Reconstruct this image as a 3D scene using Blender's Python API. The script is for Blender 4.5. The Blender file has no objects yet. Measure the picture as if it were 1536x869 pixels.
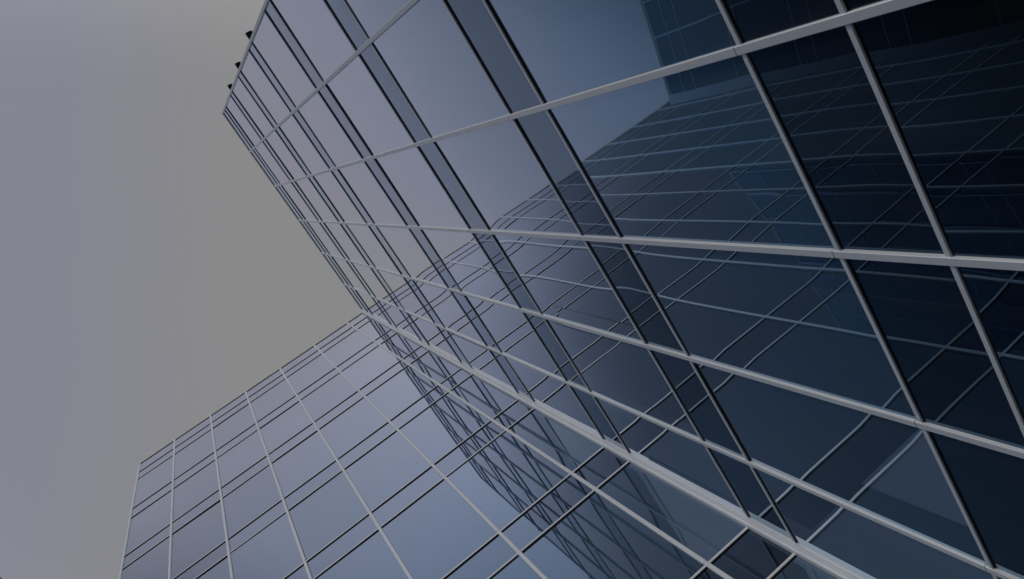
import bpy, bmesh, math, random
from mathutils import Matrix, Vector

random.seed(11)
C = bpy.context.scene.collection
scene = bpy.context.scene

# ------------------------------------------------------------------ camera
cd = bpy.data.cameras.new('camera')
cam = bpy.data.objects.new('camera', cd)
C.objects.link(cam)
cd.sensor_width = 36.0
cd.lens = 31.0085
cd.shift_x = -0.10182
cd.shift_y = 0.01721
cd.clip_start = 0.05
cd.clip_end = 5000.0
CAM = Vector((2.974, 6.2222, 1.6))
Rm = Matrix(((-0.758, -0.573, 0.311), (-0.483, 0.814, 0.324), (-0.439, 0.095, -0.894)))
q = Rm.to_quaternion()
q.normalize()
cam.matrix_world = Matrix.Translation(CAM) @ q.to_matrix().to_4x4()
scene.camera = cam

# ------------------------------------------------------------------ sky, sun, exposure
SUN_EL = math.radians(28)
SUN_AZ = math.radians(71)            # direction towards the sun, from +X counter-clockwise
SUN_STRENGTH = 1.5
SKY_STRENGTH = 0.1
w = bpy.data.worlds.new('World')
scene.world = w
w.use_nodes = True
nt = w.node_tree
nt.nodes.clear()
def N(t, **k):
    n = nt.nodes.new(t)
    for a, b in k.items():
        setattr(n, a, b)
    return n
out = N('ShaderNodeOutputWorld')
bg = N('ShaderNodeBackground')
bg.inputs['Strength'].default_value = SKY_STRENGTH
sky = N('ShaderNodeTexSky', sky_type='NISHITA')
sky.sun_disc = False
sky.sun_elevation = SUN_EL
sky.sun_rotation = math.radians(90) - SUN_AZ
sky.dust_density = 4.0
tc = N('ShaderNodeTexCoord')
noise = N('ShaderNodeTexNoise')
noise.inputs['Scale'].default_value = 1.6
noise.inputs['Detail'].default_value = 3.0
noise.inputs['Roughness'].default_value = 0.45
ramp = N('ShaderNodeValToRGB')
LILAC, WARM = (0.650, 0.658, 0.785, 1), (0.700, 0.700, 0.706, 1)
e = ramp.color_ramp.elements
e[0].position, e[0].color = 0.215, LILAC
e[1].position, e[1].color = 0.275, WARM
for p_, c_ in ((0.40, WARM), (0.50, (0.65, 0.672, 0.825, 1))):
    n_ = e.new(p_)
    n_.color = c_
scl = N('ShaderNodeVectorMath', operation='SCALE')
# sky gains added to shape the reflections: two brighter sides, a dimmer one between
def sky_gain(axis, lo, hi, top):
    d = N('ShaderNodeVectorMath', operation='DOT_PRODUCT')
    d.inputs[1].default_value = axis
    m = N('ShaderNodeMapRange', interpolation_type='SMOOTHSTEP')
    m.inputs['From Min'].default_value = lo
    m.inputs['From Max'].default_value = hi
    m.inputs['To Min'].default_value = 1.0
    m.inputs['To Max'].default_value = top
    nt.links.new(tc.outputs['Generated'], d.inputs[0])
    nt.links.new(d.outputs['Value'], m.inputs['Value'])
    return m
e1 = sky_gain((1.0, 0.0, 0.0), 0.24, 0.90, 2.9)
e2 = sky_gain((-0.5, 0.9, 0.0), 0.12, 0.46, 1.9)
e3 = sky_gain((0.75, 0.55, 0.0), 0.25, 0.46, 0.26)
ml = N('ShaderNodeMath', operation='MULTIPLY')
mk = N('ShaderNodeMath', operation='MULTIPLY')
mk.inputs[1].default_value = 5.9
nt.links.new(e1.outputs[0], ml.inputs[0])
nt.links.new(e2.outputs[0], ml.inputs[1])
ml2 = N('ShaderNodeMath', operation='MULTIPLY')
nt.links.new(ml.outputs[0], ml2.inputs[0])
nt.links.new(e3.outputs[0], ml2.inputs[1])
nt.links.new(ml2.outputs[0], mk.inputs[0])
nt.links.new(mk.outputs[0], scl.inputs['Scale'])
mix = N('ShaderNodeMix', data_type='RGBA')
mix.inputs[0].default_value = 0.96                               # overcast over the clear sky
dot = N('ShaderNodeVectorMath', operation='DOT_PRODUCT')
dot.inputs[1].default_value = (-0.758, -0.483, -0.439)          # the warmer bank of cloud lies to this side
ad = N('ShaderNodeMath', operation='MULTIPLY_ADD')
ad.inputs[1].default_value = 0.30
nt.links.new(tc.outputs['Generated'], noise.inputs['Vector'])
nt.links.new(tc.outputs['Generated'], dot.inputs[0])
nt.links.new(noise.outputs['Fac'], ad.inputs[0])
nt.links.new(dot.outputs['Value'], ad.inputs[2])
sh = N('ShaderNodeMath', operation='MULTIPLY_ADD')              # -1..1 to 0..1
sh.inputs[1].default_value = 0.5
sh.inputs[2].default_value = 0.42
nt.links.new(ad.outputs[0], sh.inputs[0])
nt.links.new(sh.outputs[0], ramp.inputs['Fac'])
nt.links.new(ramp.outputs['Color'], scl.inputs[0])
nt.links.new(sky.outputs['Color'], mix.inputs[6])
nt.links.new(scl.outputs['Vector'], mix.inputs[7])
nt.links.new(mix.outputs[2], bg.inputs['Color'])
nt.links.new(bg.outputs[0], out.inputs[0])

sd = bpy.data.lights.new('sun', 'SUN')
sd.energy = SUN_STRENGTH
sd.angle = math.radians(14)
sd.color = (1.0, 0.89, 0.72)
sun = bpy.data.objects.new('sun', sd)
C.objects.link(sun)
sdir = Vector((math.cos(SUN_EL) * math.cos(SUN_AZ), math.cos(SUN_EL) * math.sin(SUN_AZ), math.sin(SUN_EL)))
sun.rotation_euler = sdir.to_track_quat('Z', 'Y').to_euler()
sun.location = (0, 60, 60)

vs = scene.view_settings
vs.view_transform = 'Standard'
vs.look = 'None'
vs.gamma = 1.0
vs.use_curve_mapping = False
vs.exposure = -0.68

# ------------------------------------------------------------------ materials
def new_mat(name):
    m = bpy.data.materials.new(name)
    m.use_nodes = True
    m.node_tree.nodes.clear()
    return m, m.node_tree

def matte(name, col, rough=0.6, var=0.12, scale=3.0, metallic=0.0, spec=0.4):
    m, t = new_mat(name)
    o = t.nodes.new('ShaderNodeOutputMaterial')
    p = t.nodes.new('ShaderNodeBsdfPrincipled')
    p.inputs['Roughness'].default_value = rough
    p.inputs['Metallic'].default_value = metallic
    p.inputs['Specular IOR Level'].default_value = spec
    g = t.nodes.new('ShaderNodeNewGeometry')
    n = t.nodes.new('ShaderNodeTexNoise')
    n.inputs['Scale'].default_value = scale
    n.inputs['Detail'].default_value = 6
    r = t.nodes.new('ShaderNodeValToRGB')
    a = tuple(c * (1 - var) for c in col)
    b = tuple(min(1, c * (1 + var)) for c in col)
    r.color_ramp.elements[0].position = 0.3
    r.color_ramp.elements[1].position = 0.7
    r.color_ramp.elements[0].color = (*a, 1)
    r.color_ramp.elements[1].color = (*b, 1)
    t.links.new(g.outputs['Position'], n.inputs['Vector'])
    t.links.new(n.outputs['Fac'], r.inputs['Fac'])
    t.links.new(r.outputs['Color'], p.inputs['Base Color'])
    t.links.new(p.outputs[0], o.inputs[0])
    return m

def glass(name, vision, film=(0.066, 0.126, 0.198), through=(0.26, 0.33, 0.42), backing=(0.010, 0.016, 0.028), gain=2.2, sheen=(0.97, 0.965, 1.0), power=3.0, steep=(0.41, 0.68, 1.0)):
    """solar control glass: a coated mirror whose reflectance climbs with the angle"""
    m, t = new_mat(name)
    nn = t.nodes.new
    o = nn('ShaderNodeOutputMaterial')
    lw = nn('ShaderNodeLayerWeight')
    lw.inputs['Blend'].default_value = 0.5
    sq = nn('ShaderNodeMath'); sq.operation = 'POWER'
    sq.inputs[1].default_value = power
    ga = nn('ShaderNodeMath'); ga.operation = 'MULTIPLY'; ga.use_clamp = True
    ga.inputs[1].default_value = gain
    mp = nn('ShaderNodeMapRange')
    mp.inputs['From Min'].default_value = 0.50
    mp.inputs['From Max'].default_value = 0.86
    cm = nn('ShaderNodeMix'); cm.data_type = 'RGBA'
    cm.inputs[6].default_value = (*steep, 1)
    cm.inputs[7].default_value = (*sheen, 1)
    gl = nn('ShaderNodeBsdfGlossy')
    gl.inputs['Roughness'].default_value = 0.0
    if vision:
        tr = nn('ShaderNodeBsdfTransparent')
        tr.inputs['Color'].default_value = (*through, 1)
        bl = nn('ShaderNodeBsdfDiffuse')                 # sheer blue-grey film on the glass
        bl.inputs['Color'].default_value = (*film, 1)
        base = nn('ShaderNodeMixShader')
        base.inputs[0].default_value = 0.6 if film[2] > 0.05 else 0.2
        t.links.new(tr.outputs[0], base.inputs[1])
        t.links.new(bl.outputs[0], base.inputs[2])
    else:
        base = nn('ShaderNodeBsdfDiffuse')
        base.inputs['Color'].default_value = (*backing, 1)
    ms = nn('ShaderNodeMixShader')
    L = t.links.new
    L(lw.outputs['Facing'], sq.inputs[0])
    oi = nn('ShaderNodeObjectInfo')                      # sheets from different batches
    vr = nn('ShaderNodeMapRange')
    vr.inputs['To Min'].default_value = gain * 0.95
    vr.inputs['To Max'].default_value = gain * 1.05
    L(oi.outputs['Random'], vr.inputs['Value'])
    L(vr.outputs[0], ga.inputs[1])
    L(sq.outputs[0], ga.inputs[0])
    L(lw.outputs['Facing'], mp.inputs['Value'])
    L(mp.outputs[0], cm.inputs[0])
    L(cm.outputs[2], gl.inputs['Color'])
    L(ga.outputs[0], ms.inputs[0])
    L(base.outputs[0], ms.inputs[1])
    L(gl.outputs[0], ms.inputs[2])
    # rain-washed dust, in faint runs down the sheet
    ge = nn('ShaderNodeNewGeometry')
    ma = nn('ShaderNodeMapping')
    ma.inputs['Scale'].default_value = (7.0, 7.0, 0.7)
    no = nn('ShaderNodeTexNoise')
    no.inputs['Scale'].default_value = 1.0
    no.inputs['Detail'].default_value = 5.0
    dr = nn('ShaderNodeMapRange')
    dr.inputs['From Min'].default_value = 0.42
    dr.inputs['From Max'].default_value = 0.75
    dr.inputs['To Max'].default_value = 0.032
    du = nn('ShaderNodeBsdfDiffuse')
    du.inputs['Color'].default_value = (0.30, 0.32, 0.34, 1)
    md = nn('ShaderNodeMixShader')
    L(ge.outputs['Position'], ma.inputs['Vector'])
    L(ma.outputs[0], no.inputs['Vector'])
    L(no.outputs['Fac'], dr.inputs['Value'])
    L(dr.outputs[0], md.inputs[0])
    L(ms.outputs[0], md.inputs[1])
    L(du.outputs[0], md.inputs[2])
    L(md.outputs[0], o.inputs[0])
    return m

ALU = matte('aluminium_paint', (0.75, 0.84, 1.0), 0.4, 0.03, 2.0, metallic=0.15)
ALU_IN = matte('inner_frame_paint', (0.30, 0.31, 0.33), 0.5, 0.05)
SHADE = matte('underside_shade', (0.018, 0.020, 0.024), 0.6, 0.1)  # shade colour for the strips under the transoms
STEEL = matte('dark_bracket_steel', (0.020, 0.022, 0.026), 0.5, 0.2)
COPING = matte('coping_metal', (0.62, 0.61, 0.58), 0.45, 0.06)
CONC = matte('shell_concrete', (0.09, 0.095, 0.105), 0.9, 0.2)
CEIL = matte('ceiling_tile', (0.25, 0.26, 0.27), 0.9, 0.05)
CORE = matte('inner_wall_paint', (0.10, 0.105, 0.11), 0.8, 0.25, 0.5)
ROOFM = matte('roof_membrane', (0.16, 0.16, 0.16), 0.9, 0.15)
PAVE = matte('paving_stone', (0.075, 0.075, 0.078), 0.85, 0.25, 1.2)
VIS = glass('vision_glass', True)
TEAL = glass('teal_glass', False, backing=(0.13, 0.21, 0.28), gain=0.9)  # weak mirror over an even teal backing
STRIP_GLASS = glass('pale_strip_glass', True, film=(0.20, 0.26, 0.31), through=(0.3, 0.36, 0.42))
LOBBY = glass('ground_floor_glass', True, film=(0.01, 0.015, 0.02), through=(0.2, 0.25, 0.3))
SPA = glass('spandrel_glass', False, gain=1.42, sheen=(0.82, 0.89, 1.0))
LIT = dict(gain=1.75, power=2.2, sheen=(0.97, 0.965, 0.99), steep=(0.56, 0.76, 1.0))  # same glass brightened: extra sky reflection put into the left wing's copy
SPA_LIT = glass('lit_spandrel_glass', False, **LIT)
VIS_LIT = glass('lit_vision_glass', True, **LIT)

# ------------------------------------------------------------------ mesh helpers
def mesh_obj(name, bm, mat, parent=None, loc=(0, 0, 0), smooth=False):
    me = bpy.data.meshes.new(name)
    bm.normal_update()
    bm.to_mesh(me)
    bm.free()
    if smooth:
        for p in me.polygons:
            p.use_smooth = True
    me.materials.append(mat)
    o = bpy.data.objects.new(name, me)
    o.location = loc
    C.objects.link(o)
    if parent:
        o.parent = parent
    return o

def box(bm, x0, x1, y0, y1, z0, z1, bevel=0.0):
    if x0 > x1: x0, x1 = x1, x0
    if y0 > y1: y0, y1 = y1, y0
    vs_ = [bm.verts.new(p) for p in ((x0, y0, z0), (x1, y0, z0), (x1, y1, z0), (x0, y1, z0),
                                     (x0, y0, z1), (x1, y0, z1), (x1, y1, z1), (x0, y1, z1))]
    fs = [bm.faces.new([vs_[i] for i in f]) for f in ((3, 2, 1, 0), (4, 5, 6, 7), (0, 1, 5, 4), (1, 2, 6, 5), (2, 3, 7, 6), (3, 0, 4, 7))]
    if bevel:
        es = list({e for f in fs for e in f.edges})
        bmesh.ops.bevel(bm, geom=es, offset=bevel, segments=1, affect='EDGES', profile=0.5)

def one_box(name, mat, parent, *a, bevel=0.0):
    bm = bmesh.new()
    box(bm, *a, bevel=bevel)
    return mesh_obj(name, bm, mat, parent)

def empty(name, loc, rz, label, cat, group=None):
    o = bpy.data.objects.new(name, None)
    o.empty_display_size = 0.5
    C.objects.link(o)
    o.location = loc
    o.rotation_euler = (0, 0, rz)
    o['label'] = label
    o['category'] = cat
    if group:
        o['group'] = group
    return o

def pane(name, mat, parent, xa, xb, y, za, zb, amp, tilt, res):
    """a sheet of glass, slightly pillowed and slightly out of true, as glazed units are"""
    bm = bmesh.new()
    wx, wz = xb - xa, zb - za
    cx, cz = (xa + xb) / 2, (za + zb) / 2
    nx, nz = (res, max(3, int(res * min(2.2, abs(wz / wx))))) if amp else (1, 1)
    a1 = amp * random.uniform(-0.5, 1.0)
    a2 = amp * random.uniform(-0.7, 0.7)
    a3 = amp * random.uniform(-0.7, 0.7)
    tx, tz = random.gauss(0, tilt), random.gauss(0, tilt)
    grid = []
    for j in range(nz + 1):
        row = []
        for i in range(nx + 1):
            a = 2 * i / nx - 1
            b = 2 * j / nz - 1
            d = 0.0
            if amp:
                d = a1 * (1 - a ** 4) * (1 - b ** 6) + a2 * 0.5 * math.sin(3.1 * b + a2 * 900) * (1 - a * a) + a3 * 0.5 * a * (1 - b ** 4)
                d += amp * 0.8 * (abs(a) ** 10)
            d += tx * a * wx / 2 + tz * b * wz / 2
            row.append(bm.verts.new((a * wx / 2, d, b * wz / 2)))
        grid.append(row)
    for j in range(nz):
        for i in range(nx):
            f = [grid[j][i], grid[j][i + 1], grid[j + 1][i + 1], grid[j + 1][i]]
            bm.faces.new(f)
    bmesh.ops.recalc_face_normals(bm, faces=bm.faces)
    bm.normal_update()
    if bm.faces and sum(f.normal.y for f in bm.faces) < 0:
        bmesh.ops.reverse_faces(bm, faces=bm.faces)
    return mesh_obj(name, bm, mat, parent, (cx, y, cz), smooth=True)

# ------------------------------------------------------------------ the curtain wall
ROOF = 35.128
TOP1 = 33.974          # upper transom of the first band below the roof
PITCH, BAND = 4.0, 0.897

def curtain_wall(par, sg, cuts, end, k=1.0, zoff=0.0, depth=9.0, start_mullion=True, end_mullion=True,
                 amp=0.0, tilt=0.0, res=8, interior=True, bars=1.0, glazing=None, band=None, window=None, floors=9, bevel=0.0, coping_start=0.0, seams=True):
    """facade in the local plane y=0 facing +y; sg*s runs along it; k scales a bigger module"""
    def Z(z):
        return (z - 1.6) * k + 1.6 + zoff
    rec = 0.026 * k
    mw, th = 0.028 * k * bars, (0.0225 if sg < 0 or not interior else 0.023) * k * bars
    levels = []
    for f in range(floors):
        u = TOP1 - PITCH * f
        levels.append((u, u - BAND))
    xs = [0.0] + list(cuts)
    # glass -------------------------------------------------------
    for i in range(len(xs) - 1):
        xa, xb = sg * xs[i], sg * xs[i + 1]
        if xa > xb:
            xa, xb = xb, xa
        # top strip of dark glass below the coping, then band / window by floors
        pane('spandrel_panel', glazing or band or SPA, par, xa, xb, -rec, Z(TOP1), Z(ROOF - 0.02), amp * 0.4, tilt * 0.6, res)
        for f, (u, l) in enumerate(levels):
            pane('spandrel_panel', glazing or band or SPA, par, xa, xb, -rec, Z(l), Z(u), amp * 0.45, tilt * 0.7, res)
            nxt = levels[f + 1][0] if f + 1 < floors else 0.25
            pane('window_pane', glazing or (window or VIS if f < 7 else LOBBY), par, xa, xb, -rec, Z(nxt), Z(l), amp, tilt, res)
    # transoms ----------------------------------------------------
    zs = [ROOF - 0.06] + [z for ul in levels for z in ul]
    for z in zs:
        bm = bmesh.new()
        box(bm, 0, sg * end, -rec - 0.02 * k, -0.005 * k, Z(z) - th, Z(z) + th, bevel)
        mesh_obj('transom', bm, ALU, par)
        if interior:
            one_box('shade_strip', SHADE, par, 0, sg * end, -rec - 0.015 * k, -rec + (0.008 if sg < 0 else 0.016), Z(z) - th - (0.005 if sg < 0 else 0.006), Z(z) - th - 0.0005)  # added dark strip standing in for the shade under the transom
    # mullions: cap with a seam at every floor, and the inner post behind
    ms = ([0.0] if start_mullion else []) + [c for c in cuts if c < end - 1e-6] + ([end] if end_mullion else [])
    for s in ms:
        bm = bmesh.new()
        x = sg * s
        if abs(s - end) < 1e-6:
            x = sg * (s - 0.03 * k)
        prev = Z(ROOF) - 0.003
        if seams:
            for (u, l) in levels:
                zc = Z(u) + 0.045 * k
                box(bm, x - mw, x + mw, -rec - 0.03 * k, 0.004 * k, zc + 0.004, prev, bevel)
                prev = zc
        box(bm, x - mw, x + mw, -rec - 0.03 * k, 0.004 * k, 0.0, prev, bevel)
        mesh_obj('mullion', bm, ALU, par)
        if interior:
            one_box('inner_post', ALU_IN, par, x - 0.032, x + 0.032, -rec - 0.24, -rec - 0.036, 0.02, ROOF - 0.3)
    # coping, roof, structure -------------------------------------
    bm = bmesh.new()
    box(bm, sg * coping_start, sg * (end + 0.012 * k), -0.45 * k, -0.003 * k, Z(ROOF), Z(ROOF) + 0.20 * k, bevel)
    mesh_obj('coping', bm, COPING, par)
    if interior:
        for f, (u, l) in enumerate(levels):
            one_box('floor_slab', CEIL, par, sg * 0.02, sg * (end - 0.02), -depth + 0.3, -rec - 0.26, l + 0.05, u - 0.05)
        one_box('inner_wall', CORE, par, sg * 0.03, sg * (end - 0.03), -3.4, -3.0, 0.03, ROOF - 0.35)
    one_box('roof', ROOFM, par, sg * 0.02, sg * (end - 0.02), -depth, -0.46 * k, Z(ROOF) - 0.3 * k, Z(ROOF) - 0.05 * k)
    one_box('rear_wall', CONC, par, sg * 0.01, sg * end, -depth - 0.3, -depth - 0.004, 0.0, Z(ROOF))
    one_box('end_wall', CONC, par, sg * (end + 0.002), sg * (end - 0.2 * k) if not interior else sg * (end - 0.016), -depth, -rec - 0.032 * k, 0.0, Z(ROOF) - 0.005)
    return levels

# ------------------------------------------------------------------ ground
bm = bmesh.new()
g = 3000
for p in ((-g, -g, 0), (g, -g, 0), (g, g, 0), (-g, g, 0)):
    bm.verts.new(p)
bm.verts.ensure_lookup_table()
bm.faces.new(bm.verts)
gr = mesh_obj('ground', bm, PAVE, None, (0, 0, -0.004))
gr['kind'] = 'structure'

# ------------------------------------------------------------------ right wing (faces +X)
R_CUTS = [1.244, 2.622, 4.020, 5.437, 6.839, 8.391]
right = empty('glass_building', (0, 0, 0), -math.pi / 2,
              'tall deep blue glass wing filling the right side, with dark brackets at its far edge', 'building')
lv = curtain_wall(right, -1, R_CUTS, R_CUTS[-1], amp=0.0016, tilt=0.0026, res=12, bevel=0.004,
                  start_mullion=False, coping_start=0.05)
# the post in the inside corner, a pale stepped cover strip
bm = bmesh.new()
box(bm, 0.02, -0.052, -0.09, 0.060, 0.0, ROOF - 0.004, 0.005)
box(bm, -0.057, -0.080, -0.08, 0.022, 0.0, ROOF - 0.006, 0.003)
box(bm, -0.087, -0.102, -0.08, 0.008, 0.0, ROOF - 0.008, 0.002)
mesh_obj('corner_post', bm, ALU, right)
# pale strips added on the glass, standing in for inner posts seen behind it
for a in (0.03, R_CUTS[0], R_CUTS[1]):
    bm = bmesh.new()
    box(bm, -(a + 0.06), -(a + 0.25), -0.0215, -0.0195, lv[6][0] + 0.035, lv[5][1] - 0.75)
    mesh_obj('inner_post_strip', bm, STRIP_GLASS, right)
# brackets past the end of the wing, one under every band
for (u, l) in lv[1:]:
    bm = bmesh.new()
    e = -R_CUTS[-1]
    zc = l - 0.13
    box(bm, e + 0.02, e - 0.12, -0.12, 0.0, zc - 0.11, zc + 0.06, 0.004)
    box(bm, e - 0.07, e - 0.14, -0.10, 0.00, zc - 0.02, zc + 0.07, 0.004)
    box(bm, e - 0.02, e - 0.11, -0.07, 0.015, zc - 0.07, zc - 0.04, 0.004)
    mesh_obj('bracket', bm, STEEL, right)

# ------------------------------------------------------------------ left wing (faces +Y)
L_CUTS = [0.706, 2.120, 3.539, 4.934, 6.321, 7.692, 9.025]
left = empty('glass_building', (0, 0, 0), 0,
             'pale sky-mirroring glass wing with light frames at lower left, below the open sky', 'building')
curtain_wall(left, 1, L_CUTS, L_CUTS[-1], band=SPA_LIT, window=VIS_LIT, amp=0.0012, tilt=0.0016, res=10, bevel=0.004,
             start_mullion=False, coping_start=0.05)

# ------------------------------------------------------------------ block across the courtyard, behind the camera
T_ROT = math.radians(90 - 12)
cuts = [1.41 * i for i in range(1, 11)]
across = empty('glass_building', (15.5, 0.0, 0), T_ROT,
               'opposite glass block seen only as a dark mirror image at the upper right', 'building')
curtain_wall(across, 1, cuts, cuts[-1], interior=False, depth=6.0, glazing=TEAL, seams=False, tilt=0.0006)

bm = bmesh.new()
box(bm, -0.16, 0.16, -0.20, 0.14, 0.0, ROOF - 0.004, 0.008)
mesh_obj('corner_post', bm, ALU, across)

# ------------------------------------------------------------------ unseen tower added so its mirror image continues the left wing's bays
K = 8.0
far_x = K * (9.025 + 2.974) - 2.974
far_y = 6.2222 + K * (0 - 6.2222)
tower = empty('reflection_tower', (far_x, far_y, 0), 0,
              'far glass tower seen only mirrored in the middle of the right wing', 'tower')
cuts = [1.41 * K * i for i in range(1, 7)]
curtain_wall(tower, 1, cuts, cuts[-1], k=K, interior=False, depth=30.0, bars=1.35, glazing=TEAL, seams=False, floors=8)
